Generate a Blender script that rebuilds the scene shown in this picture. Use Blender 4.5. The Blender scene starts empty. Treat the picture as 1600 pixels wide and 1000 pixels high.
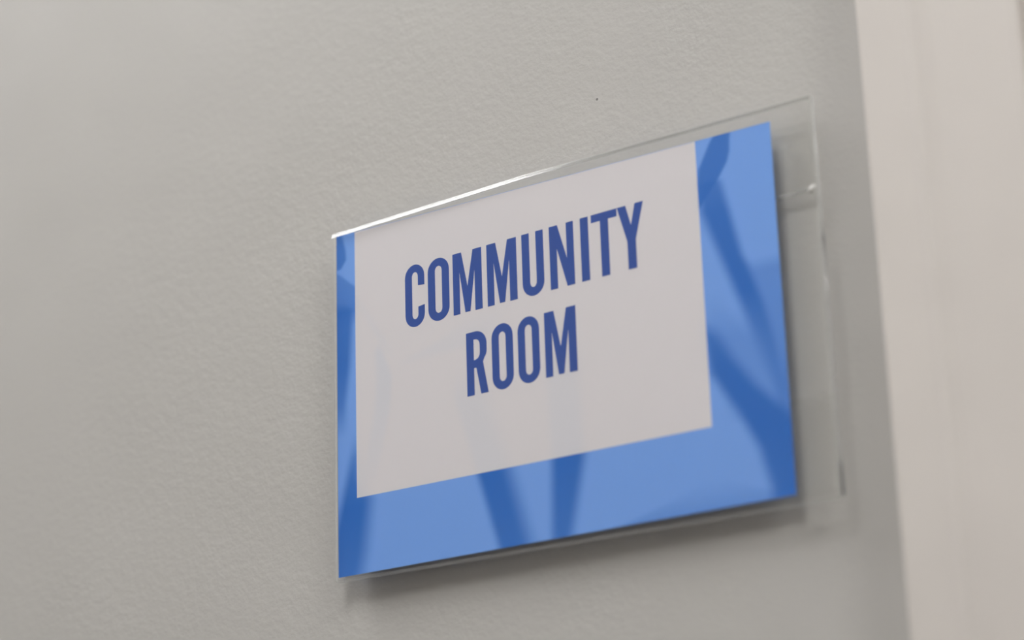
import bpy, bmesh, math, random
from mathutils import Vector, Euler
C = bpy.context.scene
COL = C.collection

# ------------------------------------------------------------------ camera
cam_d = bpy.data.cameras.new('camera')
cam = bpy.data.objects.new('camera', cam_d); COL.objects.link(cam)
cam.location = (0.81267, -1.13230, -0.33223)
cam.rotation_euler = Euler((1.909893, 0.030507, 0.556406), 'XYZ')
cam_d.sensor_width = 36.0
cam_d.lens = 3764.66 * 36 / 1600
cam_d.clip_start = 0.02
cam_d.dof.use_dof = True
FOCUS = Vector((0.075, 0.0, 0.165))
fw = cam.rotation_euler.to_matrix() @ Vector((0, 0, -1))
cam_d.dof.focus_distance = (FOCUS - cam.location).dot(fw)
cam_d.dof.aperture_fstop = 2.7
C.camera = cam

# ------------------------------------------------------------------ world, colour management
SKY = 0.3
LAMP = 18.9
w = bpy.data.worlds.new('dim_sky'); C.world = w; w.use_nodes = True
bg = w.node_tree.nodes['Background']
bg.inputs[0].default_value = (0.97, 0.98, 1.0, 1); bg.inputs[1].default_value = SKY
C.view_settings.view_transform = 'Standard'; C.view_settings.look = 'None'
C.view_settings.exposure = 0.0; C.view_settings.gamma = 1.0
C.view_settings.use_curve_mapping = False
C.cycles.transparent_max_bounces = 48   # clear sheets behind one another

# ------------------------------------------------------------------ materials
def mat(name, col, rough=0.6, spec=0.5, metal=0.0):
    m = bpy.data.materials.new(name); m.use_nodes = True
    b = m.node_tree.nodes['Principled BSDF']
    b.inputs['Base Color'].default_value = (*col, 1)
    b.inputs['Roughness'].default_value = rough
    b.inputs['Specular IOR Level'].default_value = spec
    b.inputs['Metallic'].default_value = metal
    return m
def N(m, t, **k):
    n = m.node_tree.nodes.new(t)
    for a, v in k.items(): setattr(n, a, v)
    return n
def L(m, a, b): m.node_tree.links.new(a, b)

def vary(m, col, amt, scale, bump_specs):
    """object-space noise in the colour, plus a stack of bumps"""
    b = m.node_tree.nodes['Principled BSDF']
    tc = N(m, 'ShaderNodeTexCoord')
    nz = N(m, 'ShaderNodeTexNoise'); nz.inputs['Scale'].default_value = scale; nz.inputs['Detail'].default_value = 3
    L(m, tc.outputs['Object'], nz.inputs['Vector'])
    rp = N(m, 'ShaderNodeValToRGB')
    rp.color_ramp.elements[0].position = 0.3; rp.color_ramp.elements[1].position = 0.7
    rp.color_ramp.elements[0].color = (*[c * (1 - amt) for c in col], 1)
    rp.color_ramp.elements[1].color = (*[c * (1 + amt) for c in col], 1)
    L(m, nz.outputs['Fac'], rp.inputs['Fac']); L(m, rp.outputs['Color'], b.inputs['Base Color'])
    prev = None
    for sc, det, dist in bump_specs:
        n2 = N(m, 'ShaderNodeTexNoise'); n2.inputs['Scale'].default_value = sc; n2.inputs['Detail'].default_value = det
        L(m, tc.outputs['Object'], n2.inputs['Vector'])
        bp = N(m, 'ShaderNodeBump'); bp.inputs['Strength'].default_value = 1.0; bp.inputs['Distance'].default_value = dist
        L(m, n2.outputs['Fac'], bp.inputs['Height'])
        if prev: L(m, prev.outputs['Normal'], bp.inputs['Normal'])
        prev = bp
    if prev: L(m, prev.outputs['Normal'], b.inputs['Normal'])
    return rp, tc

WALL_COL = (0.545, 0.530, 0.505)
m_wall = mat('painted_wall', WALL_COL, 0.55, 0.35)
rp, tc = vary(m_wall, WALL_COL, 0.012, 14, [(6.0, 2, 0.0030), (150, 4, 0.00038), (420, 2, 0.00012)])
# one tiny dark fleck in the paint above the sign
dist = N(m_wall, 'ShaderNodeVectorMath', operation='DISTANCE'); dist.inputs[1].default_value = (0.1818, 0.0122, 0.2652)
L(m_wall, tc.outputs['Object'], dist.inputs[0])
lt = N(m_wall, 'ShaderNodeMath', operation='LESS_THAN'); lt.inputs[1].default_value = 0.0008
L(m_wall, dist.outputs['Value'], lt.inputs[0])
mx = N(m_wall, 'ShaderNodeMix', data_type='RGBA'); mx.inputs['B'].default_value = (0.2, 0.19, 0.18, 1)
L(m_wall, lt.outputs[0], mx.inputs['Factor']); L(m_wall, rp.outputs['Color'], mx.inputs['A'])
L(m_wall, mx.outputs['Result'], m_wall.node_tree.nodes['Principled BSDF'].inputs['Base Color'])

TRIM_COL = (0.74, 0.695, 0.655)
m_trim = mat('trim_paint', TRIM_COL, 0.45, 0.4)
vary(m_trim, TRIM_COL, 0.02, 9, [(14, 2, 0.0008)])
m_door = mat('door_paint', (0.72, 0.68, 0.64), 0.45, 0.4)
m_ceil = mat('ceiling_paint', (0.75, 0.745, 0.735), 0.85, 0.2)
vary(m_ceil, (0.75, 0.74, 0.72), 0.02, 30, [(200, 3, 0.0004)])
m_other = mat('side_wall_paint', (0.56, 0.545, 0.525), 0.7, 0.3)
vary(m_other, (0.56, 0.545, 0.525), 0.015, 10, [(120, 3, 0.0002)])
m_floor = mat('carpet', (0.22, 0.20, 0.18), 0.95, 0.1)
vary(m_floor, (0.22, 0.20, 0.18), 0.15, 60, [(400, 3, 0.002)])
m_metal = mat('brushed_metal', (0.5, 0.49, 0.47), 0.35, 0.5, 1.0)
m_lampframe = mat('lamp_frame_paint', (0.8, 0.8, 0.8), 0.4)
m_diff = bpy.data.materials.new('lit_diffuser'); m_diff.use_nodes = True
nt = m_diff.node_tree; nt.nodes.clear()
em = nt.nodes.new('ShaderNodeEmission'); em.inputs[0].default_value = (0.99, 0.985, 0.98, 1); em.inputs[1].default_value = LAMP
oo = nt.nodes.new('ShaderNodeOutputMaterial'); nt.links.new(em.outputs[0], oo.inputs[0])

def paper(name, col):
    m = mat(name, col, 0.5, 0.3)
    b = m.node_tree.nodes['Principled BSDF']
    b.inputs['Coat Weight'].default_value = 0.15
    b.inputs['Coat Roughness'].default_value = 0.05
    return m
def art(m):
    a = N(m, 'ShaderNodeVertexColor', layer_name='artwork'); L(m, a.outputs['Color'], m.node_tree.nodes['Principled BSDF'].inputs['Base Color']); return m
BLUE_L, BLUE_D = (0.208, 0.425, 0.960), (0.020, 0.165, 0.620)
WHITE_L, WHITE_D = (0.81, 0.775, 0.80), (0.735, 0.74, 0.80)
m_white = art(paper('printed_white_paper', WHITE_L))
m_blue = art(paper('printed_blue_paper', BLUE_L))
m_ink = paper('navy_ink', (0.036, 0.094, 0.385))

# clear sheet acrylic: straight-through view plus a Schlick mirror term on both faces
m_acr = bpy.data.materials.new('clear_acrylic'); m_acr.use_nodes = True
nt = m_acr.node_tree; nt.nodes.clear()
geo = N(m_acr, 'ShaderNodeNewGeometry')
dot = N(m_acr, 'ShaderNodeVectorMath', operation='DOT_PRODUCT'); L(m_acr, geo.outputs['Incoming'], dot.inputs[0]); L(m_acr, geo.outputs['Normal'], dot.inputs[1])
ab = N(m_acr, 'ShaderNodeMath', operation='ABSOLUTE'); L(m_acr, dot.outputs['Value'], ab.inputs[0])
om = N(m_acr, 'ShaderNodeMath', operation='SUBTRACT'); om.inputs[0].default_value = 1.0; L(m_acr, ab.outputs[0], om.inputs[1])
pw = N(m_acr, 'ShaderNodeMath', operation='POWER'); L(m_acr, om.outputs[0], pw.inputs[0]); pw.inputs[1].default_value = 5.0
ma = N(m_acr, 'ShaderNodeMath', operation='MULTIPLY_ADD'); L(m_acr, pw.outputs[0], ma.inputs[0]); ma.inputs[1].default_value = 0.60; ma.inputs[2].default_value = 0.016
tr = N(m_acr, 'ShaderNodeBsdfTransparent'); tr.inputs[0].default_value = (0.998, 0.999, 0.997, 1)
gl = N(m_acr, 'ShaderNodeBsdfGlossy'); gl.inputs['Roughness'].default_value = 0.0
ms = N(m_acr, 'ShaderNodeMixShader'); L(m_acr, ma.outputs[0], ms.inputs[0]); L(m_acr, tr.outputs[0], ms.inputs[1]); L(m_acr, gl.outputs[0], ms.inputs[2])
oo = N(m_acr, 'ShaderNodeOutputMaterial'); L(m_acr, ms.outputs[0], oo.inputs[0])
# cut and polished edges of the acrylic
m_edge = bpy.data.materials.new('polished_acrylic_edge'); m_edge.use_nodes = True
m_edge.node_tree.nodes.clear()
etr = N(m_edge, 'ShaderNodeBsdfTransparent'); etr.inputs[0].default_value = (0.97, 0.975, 0.97, 1)
epb = N(m_edge, 'ShaderNodeBsdfPrincipled'); epb.inputs['Base Color'].default_value = (0.85, 0.85, 0.84, 1); epb.inputs['Roughness'].default_value = 0.22
epb.inputs['Coat Weight'].default_value = 1.0; epb.inputs['Coat Roughness'].default_value = 0.12
ems = N(m_edge, 'ShaderNodeMixShader'); ems.inputs[0].default_value = 0.30
L(m_edge, etr.outputs[0], ems.inputs[1]); L(m_edge, epb.outputs[0], ems.inputs[2])
eo = N(m_edge, 'ShaderNodeOutputMaterial'); L(m_edge, ems.outputs[0], eo.inputs[0])
m_bead = mat('flame_polished_acrylic', (1, 1, 1), 0.16)
m_bead.node_tree.nodes['Principled BSDF'].inputs['Transmission Weight'].default_value = 1.0
m_bead.node_tree.nodes['Principled BSDF'].inputs['IOR'].default_value = 1.49
m_facet = bpy.data.materials.new('bevelled_acrylic'); m_facet.use_nodes = True
m_facet.node_tree.nodes.clear()
ft = N(m_facet, 'ShaderNodeBsdfTransparent'); ft.inputs[0].default_value = (0.99, 0.99, 0.985, 1)
fg = N(m_facet, 'ShaderNodeBsdfGlossy'); fg.inputs['Roughness'].default_value = 0.14
fm = N(m_facet, 'ShaderNodeMixShader'); fm.inputs[0].default_value = 0.06
L(m_facet, ft.outputs[0], fm.inputs[1]); L(m_facet, fg.outputs[0], fm.inputs[2])
fo = N(m_facet, 'ShaderNodeOutputMaterial'); L(m_facet, fm.outputs[0], fo.inputs[0])
m_glint = mat('glint_gloss', (0.85, 0.85, 0.83), 0.25, 1.0); m_glint.node_tree.nodes['Principled BSDF'].inputs['Coat Weight'].default_value = 1.0  # pale gloss for the bead that makes the glint
# clear gel mounting pads
m_pad = bpy.data.materials.new('clear_gel_pad'); m_pad.use_nodes = True
nt = m_pad.node_tree; nt.nodes.clear()
tr = N(m_pad, 'ShaderNodeBsdfTransparent'); tr.inputs[0].default_value = (0.995, 0.995, 0.993, 1)
pb = N(m_pad, 'ShaderNodeBsdfPrincipled'); pb.inputs['Base Color'].default_value = (0.7, 0.7, 0.68, 1); pb.inputs['Roughness'].default_value = 0.15
ms = N(m_pad, 'ShaderNodeMixShader'); ms.inputs[0].default_value = 0.05
L(m_pad, tr.outputs[0], ms.inputs[1]); L(m_pad, pb.outputs[0], ms.inputs[2])
oo = N(m_pad, 'ShaderNodeOutputMaterial'); L(m_pad, ms.outputs[0], oo.inputs[0])

# ------------------------------------------------------------------ helpers
def add_box(bm, x0, x1, y0, y1, z0, z1, mi=0):
    v = [bm.verts.new(p) for p in ((x0,y0,z0),(x1,y0,z0),(x1,y1,z0),(x0,y1,z0),(x0,y0,z1),(x1,y0,z1),(x1,y1,z1),(x0,y1,z1))]
    for f in ((0,3,2,1),(4,5,6,7),(0,1,5,4),(1,2,6,5),(2,3,7,6),(3,0,4,7)):
        bm.faces.new([v[i] for i in f]).material_index = mi
def obj(name, bm, mats, parent=None, bevel=0, seg=2, bmat=-1, smooth=False):
    me = bpy.data.meshes.new(name); bm.normal_update(); bm.to_mesh(me); bm.free()
    for m in (mats if isinstance(mats, (list, tuple)) else [mats]): me.materials.append(m)
    o = bpy.data.objects.new(name, me); COL.objects.link(o)
    if parent: o.parent = parent
    if bevel:
        b = o.modifiers.new('bevel', 'BEVEL'); b.width = bevel; b.segments = seg; b.limit_method = 'ANGLE'; b.angle_limit = math.radians(40); b.material = bmat
        b.harden_normals = False
    if smooth or bevel:
        for p in me.polygons: p.use_smooth = smooth
    return o
def box(name, ext, m, parent=None, bevel=0, seg=2):
    bm = bmesh.new(); add_box(bm, *ext); return obj(name, bm, m, parent, bevel, seg)
def struct(o): o['kind'] = 'structure'; return o
def thing(name, loc, label, cat, group=None):
    o = bpy.data.objects.new(name, None); COL.objects.link(o); o.location = loc; o.empty_display_size = 0.05
    o['label'] = label; o['category'] = cat
    if group: o['group'] = group
    return o
def under(parent, o):
    """parent keeping world placement (parents are unrotated)"""
    o.parent = parent; o.location = -Vector(parent.location) if parent.parent is None else Vector((0, 0, 0)); return o
def tube(bm, pts, radii, seg=12):
    rings = []
    for i, p in enumerate(pts):
        p = Vector(p); a = Vector(pts[max(i-1, 0)]); b = Vector(pts[min(i+1, len(pts)-1)])
        t = (b - a).normalized(); u = t.cross(Vector((0, 1, 0.01))).normalized(); v = t.cross(u)
        rings.append([bm.verts.new(p + (u*math.cos(k*2*math.pi/seg) + v*math.sin(k*2*math.pi/seg))*radii[i]) for k in range(seg)])
    for r, s in zip(rings, rings[1:]):
        for k in range(seg): bm.faces.new((r[k], r[(k+1) % seg], s[(k+1) % seg], s[k]))
    bm.faces.new(rings[0][::-1]); bm.faces.new(rings[-1])

# ------------------------------------------------------------------ room shell
WY = 0.0122                      # face of the wall that carries the sign
FZ, CZ, RY = -1.50, 1.46, -2.25  # floor, ceiling, opposite wall
XL, XR = -3.2, 2.4
DX0, DX1, DZ = 0.452, 1.366, 0.62  # door opening
bm = bmesh.new()
add_box(bm, XL-.12, DX0, WY, WY+.12, FZ-.1, CZ+.1)
add_box(bm, DX1, XR+.12, WY, WY+.12, FZ-.1, CZ+.1)
add_box(bm, DX0, DX1, WY, WY+.12, DZ, CZ+.1)
struct(obj('wall_back', bm, m_wall))
struct(box('floor', (XL, XR, RY, WY, FZ-.1, FZ), m_floor))
struct(box('ceiling', (XL, XR, RY, WY, CZ, CZ+.1), m_ceil))
struct(box('wall_left', (XL-.12, XL, RY-.12, WY, FZ-.1, CZ+.1), m_other))
struct(box('wall_right', (XR, XR+.12, RY-.12, WY, FZ-.1, CZ+.1), m_other))
struct(box('wall_front', (XL, XR, RY-.12, RY, FZ-.1, CZ+.1), m_other))

# ------------------------------------------------------------------ door with its moulded casing
CX0, CX1 = 0.3590, 0.4485
prof = [(CX0, WY), (CX0, -.0105), (CX0+.0008, -.0122), (CX0+.0025, -.0130), (CX0+.0250, -.0134), (CX0+.0295, -.0142), (CX0+.0325, -.0142),
        (CX0+.0350, -.0134), (CX0+.0380, -.0122), (CX0+.0430, -.0108), (CX0+.0520, -.0096), (CX0+.0700, -.0084), (CX0+.0830, -.0076),
        (CX0+.0880, -.0066), (CX1, -.0050), (CX1, WY)]
def casing_upright(mirror=False):
    bm = bmesh.new(); rings = []
    f = (lambda x: DX0 + DX1 - x) if mirror else (lambda x: x)
    for bot in (True, False):
        rings.append([bm.verts.new((f(x), y, FZ if bot else DZ + (CX1 - x) + .0035)) for x, y in prof])
    n = len(prof)
    for i in range(n): bm.faces.new((rings[0][i], rings[0][(i+1) % n], rings[1][(i+1) % n], rings[1][i]))
    bm.faces.new(rings[0][::-1]); bm.faces.new(rings[1]); bmesh.ops.recalc_face_normals(bm, faces=bm.faces)
    return bm
struct(obj('trim_1', casing_upright(), m_trim))
struct(obj('trim_2', casing_upright(True), m_trim))
bm = bmesh.new(); rings = []
for s in (0, 1):
    rings.append([bm.verts.new((x if s == 0 else DX0+DX1-x, y, DZ+(CX1-x)+.0035)) for x, y in prof])
n = len(prof)
for i in range(n): bm.faces.new((rings[0][i], rings[0][(i+1) % n], rings[1][(i+1) % n], rings[1][i]))
bm.faces.new(rings[0]); bm.faces.new(rings[1][::-1]); bmesh.ops.recalc_face_normals(bm, faces=bm.faces)
struct(obj('trim_3', bm, m_trim))
door = struct(bpy.data.objects.new('door_1', None)); COL.objects.link(door); door.location = (DX0, WY, FZ)
bm = bmesh.new(); add_box(bm, DX0, DX0+.018, WY+.001, WY+.12, FZ, DZ); add_box(bm, DX1-.018, DX1, WY+.001, WY+.12, FZ, DZ); add_box(bm, DX0+.018, DX1-.018, WY+.001, WY+.12, DZ-.018, DZ)
under(door, obj('door_jamb', bm, m_trim))
bm = bmesh.new(); add_box(bm, DX0+.021, DX1-.021, WY+.05, WY+.092, FZ+.006, DZ-.021)
under(door, obj('door_leaf', bm, m_door, bevel=.002))
bm = bmesh.new(); tube(bm, [(DX1-.085, WY+.05, -.55), (DX1-.085, WY+.0, -.55)], [.012, .012], 16)
tube(bm, [(DX1-.085, WY+.0, -.55), (DX1-.20, WY-.002, -.55)], [.010, .009], 16)
under(door, obj('door_handle', bm, m_metal))
# baseboards
struct(box('baseboard_back', (XL, CX0, WY-.014, WY, FZ, FZ+.10), m_trim, bevel=.003))
struct(box('baseboard_left', (XL, XL+.014, RY, WY-.014, FZ, FZ+.10), m_trim, bevel=.003))
struct(box('baseboard_front', (XL+.014, XR-.014, RY, RY+.014, FZ, FZ+.10), m_trim, bevel=.003))
struct(box('baseboard_right', (XR-.014, XR, RY, WY, FZ, FZ+.10), m_trim, bevel=.003))

# ------------------------------------------------------------------ ceiling lights
def ceiling_light(x, y, sx, sy, label):
    t = thing('ceiling_light', (x, y, CZ), label, 'ceiling light', 'ceiling light panels')
    bm = bmesh.new(); f = .022
    add_box(bm, x-sx, x+sx, y-sy, y-sy+f, CZ-.03, CZ); add_box(bm, x-sx, x+sx, y+sy-f, y+sy, CZ-.03, CZ)
    add_box(bm, x-sx, x-sx+f, y-sy+f, y+sy-f, CZ-.03, CZ); add_box(bm, x+sx-f, x+sx, y-sy+f, y+sy-f, CZ-.03, CZ)
    under(t, obj('frame', bm, m_lampframe))
    under(t, box('diffuser', (x-sx+f, x+sx-f, y-sy+f, y+sy-f, CZ-.022, CZ-.012), m_diff))
    return t
ceiling_light(-0.86, -0.64, .30, .30, 'square white ceiling light panel above and left of the sign')
ceiling_light(0.36, -1.32, .30, .30, 'added unseen fill light panel out in the middle of the room, facing the sign')  # fill panel added to soften the sign's shadows, not a known fixture
ceiling_light(1.80, -0.95, .30, .30, 'square white ceiling light panel above the door side')

# ------------------------------------------------------------------ sign holder
def acrylic_holder():
    t = thing('sign_holder', (0.16, WY, 0.105), 'clear acrylic wall sign holder fixed beside the door casing, open at right', 'sign holder')
    # U section (x, y): folded round at the left, open at the right
    TF, TB = -.0036, .0036; xr = .3255; xb = .3215
    outer = [(xr, TF), (.0020, TF)]
    cx, cy, R_ = .0020, 0.0, .0036
    for k in range(1, 12):
        a = -math.pi/2 - k*math.pi/12; outer.append((cx+R_*math.cos(a), cy+R_*math.sin(a)))
    outer += [(.0020, TB), (xb, TB)]
    inner = [(xb, .0009), (.0020, .0009)]
    for k in range(1, 6):
        a = math.pi/2 + k*math.pi/6; inner.append((cx+.0009*math.cos(a), cy+.0009*math.sin(a)))
    inner += [(.0020, -.0009), (xr, -.0009)]
    P = outer + inner; n = len(P)
    ztop = lambda x: .2163 + .0055*min(x/.14, 1) + .0018*max(0, (x-.14)/.185)
    zbot = lambda x: -.0028 - .0036*x/.325
    bm = bmesh.new()
    # the top and bottom edges bow gently, so the long faces carry a few stations
    def subdiv(P):
        out = []
        for i in range(n):
            a, b = P[i], P[(i+1) % n]; out.append(a)
            if abs(a[0]-b[0]) > .1:
                for k in range(1, 10): out.append((a[0]+(b[0]-a[0])*k/10, a[1]+(b[1]-a[1])*k/10))
        return out
    Q = subdiv(P); n2 = len(Q)
    lo = [bm.verts.new((x, y, zbot(x))) for x, y in Q]; hi = [bm.verts.new((x, y, ztop(x) + (.0014 if y > 0 else 0))) for x, y in Q]
    for i in range(n2):
        j = (i+1) % n2
        f = bm.faces.new((lo[i], lo[j], hi[j], hi[i]))
        f.material_index = 1 if (min(Q[i][0], Q[j][0]) < .0019 and abs(Q[i][1]) + abs(Q[j][1]) > .0022) or (Q[i][0] > .32 and Q[j][0] > .32 and abs(Q[i][1]-Q[j][1]) > .001) else 0
    f1 = bm.faces.new(lo[::-1]); f2 = bm.faces.new(hi); f1.material_index = f2.material_index = 1
    bmesh.ops.recalc_face_normals(bm, faces=bm.faces)
    bmesh.ops.triangulate(bm, faces=[f1, f2])
    under(t, obj('holder_shell', bm, [m_acr, m_edge], bevel=.0008, seg=3, bmat=1))
    # flame-polished rounded rims of the front sheet
    ym = -.00225
    def rim(pts, rad):
        bm = bmesh.new(); tube(bm, pts, [rad]*len(pts), 14)
        e = obj('polished_rim', bm, m_bead, smooth=True); under(t, e); return e
    bm = bmesh.new(); rings = []          # bevelled top edge of the front sheet, a flat facet leaning back
    for x in [-.0012] + [k/1000 for k in range(20, 320, 20)] + [.3250]:
        z = ztop(x); rings.append([bm.verts.new((x, -.00384, z-.0024)), bm.verts.new((x, -.00290, z+.0004)), bm.verts.new((x, -.00280, z-.0024))])
    for a, b in zip(rings, rings[1:]):
        for k in range(3): bm.faces.new((a[k], a[(k+1) % 3], b[(k+1) % 3], b[k]))
    bm.faces.new(rings[0]); bm.faces.new(rings[-1][::-1]); bmesh.ops.recalc_face_normals(bm, faces=bm.faces)
    e = under(t, obj('polished_rim', bm, m_facet)); e['label'] = 'bright bevelled top rim'
    bm = bmesh.new(); bmesh.ops.create_icosphere(bm, subdivisions=3, radius=.0016)  # small bead added only to make a glint near the right edge
    for v in bm.verts: v.co = (v.co.x*1.5 + .3218, v.co.y*.8 - .0042, v.co.z + v.co.x*.9 + .1680)
    under(t, obj('glint_bead', bm, m_glint, smooth=True))
    rim([(xr, ym, zbot(xr)+.001), (xr, ym, .03), (xr, ym, .06), (xr, ym, .10), (xr, ym, .14)], .0009)
    rim([(xr, ym, .1405), (xr, ym, .18), (xr, ym, ztop(xr)-.001)], .0008).data.materials[0] = m_edge  # upper length given the paler material to draw its bright line
    rim([(.272, .0058, .1716), (.3185, .0058, .1722)], .0009).data.materials[0] = m_edge  # pale bead added as a line of light along the upper pad's bottom
    for i, (z0, z1) in enumerate(((.1715, .2120), (.0010, .0540))):
        bm = bmesh.new(); add_box(bm, .270, .3195, .0037, WY, z0, z1)
        under(t, obj('mounting_pad', bm, m_pad, bevel=.0012, seg=3))
    for i, (z0, z1) in enumerate(((.1715, .2120), (.0050, .0540))):
        bm = bmesh.new(); add_box(bm, .012, .050, .0037, WY, z0, z1)
        under(t, obj('mounting_pad', bm, m_pad, bevel=.0012, seg=3))
    return t
acrylic_holder()

# ------------------------------------------------------------------ printed sheet inside the holder
SW, SH = .29777, .2159
ins = thing('sign_sheet', (SW/2, 0, 0), 'printed COMMUNITY ROOM sheet with blue border and white panel, inside the clear holder', 'sign')

def lin(z, pts):                      # pts: (z, x), z falling
    if z >= pts[0][0]: return pts[0][1]
    for (z0, x0), (z1, x1) in zip(pts, pts[1:]):
        if z >= z1: return x0 + (x1-x0)*(z0-z)/(z0-z1)
    return pts[-1][1]
def sst(d, soft):
    t = min(max(d/(2.8*soft)+.5, 0), 1); return t*t*(3-2*t)
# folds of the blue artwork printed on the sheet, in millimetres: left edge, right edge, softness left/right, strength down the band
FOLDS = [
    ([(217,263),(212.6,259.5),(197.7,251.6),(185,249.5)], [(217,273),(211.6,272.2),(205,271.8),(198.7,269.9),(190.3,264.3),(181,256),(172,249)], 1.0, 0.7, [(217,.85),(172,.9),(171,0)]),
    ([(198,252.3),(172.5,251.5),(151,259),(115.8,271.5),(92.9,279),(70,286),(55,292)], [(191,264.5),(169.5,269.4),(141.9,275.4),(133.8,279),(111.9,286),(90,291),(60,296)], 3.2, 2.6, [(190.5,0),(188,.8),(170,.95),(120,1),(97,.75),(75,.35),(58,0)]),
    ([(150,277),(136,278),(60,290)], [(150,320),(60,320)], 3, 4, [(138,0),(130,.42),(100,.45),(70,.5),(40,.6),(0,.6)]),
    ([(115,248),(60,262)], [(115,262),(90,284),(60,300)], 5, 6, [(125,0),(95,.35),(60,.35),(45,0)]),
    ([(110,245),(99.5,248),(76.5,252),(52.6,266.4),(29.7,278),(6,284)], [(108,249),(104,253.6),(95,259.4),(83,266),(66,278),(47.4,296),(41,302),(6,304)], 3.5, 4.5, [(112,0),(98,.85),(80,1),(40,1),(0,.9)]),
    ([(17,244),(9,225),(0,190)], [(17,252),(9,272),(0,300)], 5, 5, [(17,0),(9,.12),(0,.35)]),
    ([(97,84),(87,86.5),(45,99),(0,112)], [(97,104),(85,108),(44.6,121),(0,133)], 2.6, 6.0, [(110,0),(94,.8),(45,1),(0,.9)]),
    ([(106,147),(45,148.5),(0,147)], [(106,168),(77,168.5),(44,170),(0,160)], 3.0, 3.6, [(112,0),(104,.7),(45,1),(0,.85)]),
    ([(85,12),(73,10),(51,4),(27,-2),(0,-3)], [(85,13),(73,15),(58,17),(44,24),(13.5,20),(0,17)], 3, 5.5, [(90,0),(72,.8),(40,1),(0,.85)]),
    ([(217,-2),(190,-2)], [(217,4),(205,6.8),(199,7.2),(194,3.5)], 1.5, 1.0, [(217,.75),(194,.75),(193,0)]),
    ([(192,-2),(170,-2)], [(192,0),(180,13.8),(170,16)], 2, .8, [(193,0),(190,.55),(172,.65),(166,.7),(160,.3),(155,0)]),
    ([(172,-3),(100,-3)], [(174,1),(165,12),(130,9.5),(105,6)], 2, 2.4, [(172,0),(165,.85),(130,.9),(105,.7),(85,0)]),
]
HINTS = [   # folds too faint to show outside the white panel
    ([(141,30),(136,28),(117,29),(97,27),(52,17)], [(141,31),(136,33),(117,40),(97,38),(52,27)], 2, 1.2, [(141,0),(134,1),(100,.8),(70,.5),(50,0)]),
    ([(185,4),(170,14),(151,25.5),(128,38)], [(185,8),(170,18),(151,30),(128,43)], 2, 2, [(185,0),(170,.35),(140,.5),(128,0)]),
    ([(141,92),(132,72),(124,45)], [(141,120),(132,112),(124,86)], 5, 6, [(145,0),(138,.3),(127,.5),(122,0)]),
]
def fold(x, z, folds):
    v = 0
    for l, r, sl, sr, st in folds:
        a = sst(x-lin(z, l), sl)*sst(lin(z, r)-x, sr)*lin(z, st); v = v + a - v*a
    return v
def print_sheet(name, x0, x1, z0, z1, y, thick, m, light, dark, hints, amt, step=1.0):
    """a thin sheet whose face carries the printed artwork as a colour attribute"""
    nx, nz = int((x1-x0)/step), int((z1-z0)/step)
    vs, fs, cols = [], [], []
    for j in range(nz+1):
        for i in range(nx+1):
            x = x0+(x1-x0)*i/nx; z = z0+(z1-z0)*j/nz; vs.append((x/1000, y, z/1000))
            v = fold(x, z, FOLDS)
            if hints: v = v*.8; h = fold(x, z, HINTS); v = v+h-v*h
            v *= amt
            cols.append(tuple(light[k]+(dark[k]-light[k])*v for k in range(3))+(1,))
    for j in range(nz):
        for i in range(nx):
            a = j*(nx+1)+i; fs.append((a, a+1, a+nx+2, a+nx+1))
    b = len(vs); vs += [(x0/1000,y+thick,z0/1000),(x1/1000,y+thick,z0/1000),(x1/1000,y+thick,z1/1000),(x0/1000,y+thick,z1/1000)]
    cols += [tuple(light)+(1,)]*4
    A, B, Cc, D = 0, nx, (nz+1)*(nx+1)-1, nz*(nx+1)
    fs.append((b+3, b+2, b+1, b))
    fs.append((b, b+1) + tuple(range(nx, -1, -1)))
    fs.append((b+2, b+3) + tuple(range(D, Cc+1)))
    fs.append((b+1, b+2) + tuple(range(Cc, B-1, -(nx+1))))
    fs.append((b+3, b) + tuple(range(0, D+1, nx+1)))
    me = bpy.data.meshes.new(name); me.from_pydata(vs, [], fs); me.update()
    ca = me.color_attributes.new('artwork', 'FLOAT_COLOR', 'POINT')
    for i, c in enumerate(cols): ca.data[i].color = c
    me.materials.append(m)
    o = bpy.data.objects.new(name, me); COL.objects.link(o); return under(ins, o)
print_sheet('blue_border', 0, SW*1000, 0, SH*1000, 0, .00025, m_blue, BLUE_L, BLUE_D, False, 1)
print_sheet('white_panel', 13.69, 250.59, 46.37, SH*1000-.2, -.00005, .00005, m_white, WHITE_L, WHITE_D, True, .85, 1.5)

def arc(cx, cz, a, b, d0, d1, n=14):
    return [(cx + a*math.cos(math.radians(d0+(d1-d0)*k/n)), cz + b*math.sin(math.radians(d0+(d1-d0)*k/n))) for k in range(n+1)]
def pill(x0, x1, z0, z1, b):
    cx, a = (x0+x1)/2, (x1-x0)/2
    return arc(cx, z1-b, a, b, 0, 180) + arc(cx, z0+b, a, b, 180, 360)
H = 38.7; S = 5.2   # cap height, stem, millimetres; every glyph starts at x = 0, baseline 0
def gO(w=15.0): return [pill(0, w, -.6, H+.6, 8.2), pill(S-.1, w-S+.1, 4.4, H-4.4, 3.0)]
def gC(w=14.1):
    o = arc(w/2, H+.6-8, w/2, 8, 0, 180) + arc(w/2, -.6+8, w/2, 8, 180, 360)
    i0, i1 = S-.1, w-4.7
    c = (i0+i1)/2; a = (i1-i0)/2
    return [o + [(w, 12.4), (i1, 11.8)] + arc(c, 7.3, a, 3, 0, -180) + arc(c, H-7.3, a, 3, 180, 0) + [(i1, 25.6), (w, 25.0)]]
def gM(w=20.5): return [[(0,0), (4.7,0), (4.7,26.5), (8.4,.3), (11.9,.3), (15.4,26), (15.4,0), (w,0), (w,H), (14.4,H), (10.2,16.5), (6.2,H), (0,H)]]
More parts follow.
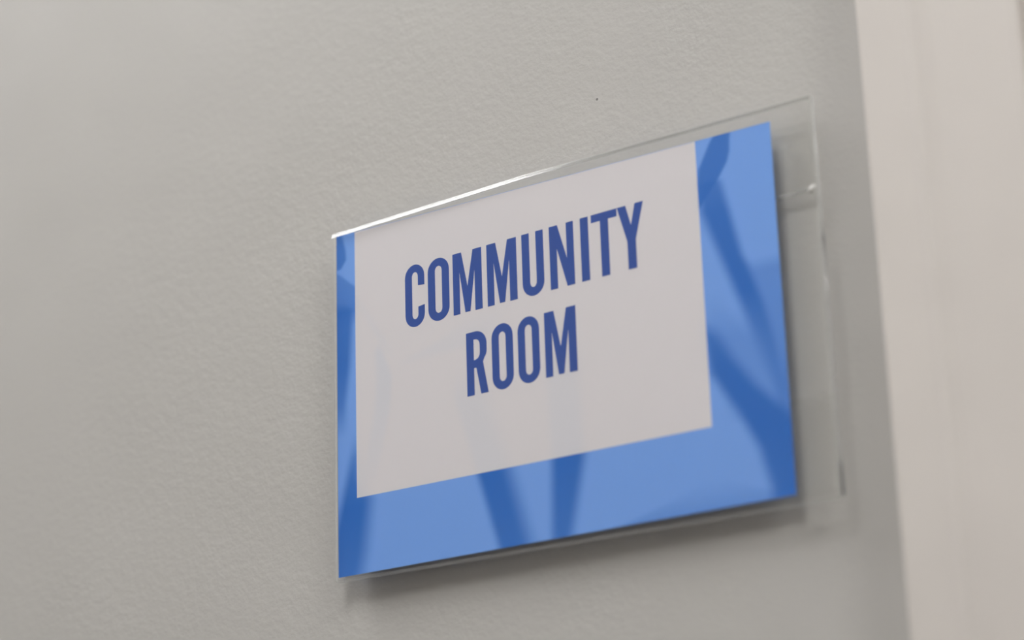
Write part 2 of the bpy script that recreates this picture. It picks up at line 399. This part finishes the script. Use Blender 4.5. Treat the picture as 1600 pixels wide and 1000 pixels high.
def gU(w=14.9): return [[(0,H)] + arc(w/2, 7.6, w/2, 8.2, 180, 360) + [(w,H), (w-S,H)] + arc(w/2, 8.0, w/2-S, 3.2, 0, -180) + [(S,H)]]
def gN(w=16.3): return [[(0,0), (4.9,0), (4.9,24.5), (11.2,0), (w,0), (w,H), (11.5,H), (11.5,17.0), (5.6,H), (0,H)]]
def gI(): return [[(0,0), (5.3,0), (5.3,H), (0,H)]]
def gT(w=17.1): return [[(5.9,0), (11.3,0), (11.3,33.9), (w,33.9), (w,H), (0,H), (0,33.9), (5.9,33.9)]]
def gY(w=17.2): return [[(5.9,0), (11.5,0), (11.5,17.2), (w,H), (11.7,H), (8.75,26.3), (5.6,H), (0,H), (5.9,16.8)]]
def gR(w=14.4):
    bowl = [(0,H)] + arc(6.6, H-8.4, w-6.6, 8.4, 90, 0) + [(w, 27.5)] + arc(7.6, 26.0, w-7.6, 6.6, 0, -42, 8) + [(11.6,19.2), (15.0,0), (9.8,0), (6.8,16.4), (5.2,16.4), (5.2,0), (0,0)]
    hole = [(5.2,33.9), (6.2,33.9)] + arc(6.2, 30.3, 3.3, 3.6, 80, 0, 6) + [(9.5,25.6)] + arc(6.2, 25.4, 3.3, 4.0, 0, -80, 6) + [(5.2,21.2)]
    return [bowl, hole]
def lettering(glyphs, base, top):
    """base/top: (value at x=0, slope) in mm - the print sits a touch askew on the sheet"""
    cu = bpy.data.curves.new('lettering', 'CURVE'); cu.dimensions = '2D'; cu.fill_mode = 'BOTH'; cu.extrude = .00004
    for x0, x1, loops in glyphs:
        wg = max(p[0] for p in loops[0])
        for lp in loops:
            s = cu.splines.new('POLY'); s.points.add(len(lp)-1); s.use_cyclic_u = True
            for k, (x, z) in enumerate(lp):
                X = x0 + (x1-x0)*x/wg; b = base[0]+base[1]*X; t = top[0]+top[1]*X
                s.points[k].co = (X/1000, (b+(t-b)*z/H)/1000, 0, 1)
    tmp = bpy.data.objects.new('tmp', cu); COL.objects.link(tmp)
    dg = bpy.context.evaluated_depsgraph_get(); me = bpy.data.meshes.new_from_object(tmp.evaluated_get(dg))
    bpy.data.objects.remove(tmp)
    for v in me.vertices: v.co = (v.co.x, -.00009 - v.co.z, v.co.y)
    me.materials.clear(); me.materials.append(m_ink); me.flip_normals()
    o = bpy.data.objects.new('lettering', me); COL.objects.link(o); return under(ins, o)
o1 = lettering([(50.6, 64.6, gC()), (67.1, 82.3, gO()), (85.0, 105.4, gM()), (109.0, 129.7, gM()), (133.4, 148.2, gU()), (152.3, 168.7, gN()),
           (173.3, 178.7, gI()), (180.7, 197.8, gT()), (198.1, 215.3, gY())], (144.15, .0205), (182.35, .0262))
o2 = lettering([(93.2, 107.9, gR()), (110.8, 125.4, gO()), (128.7, 143.3, gO()), (146.9, 168.0, gM())], (92.4, .0165), (130.4, .0265))
o1['label'] = 'navy word COMMUNITY'; o2['label'] = 'navy word ROOM'
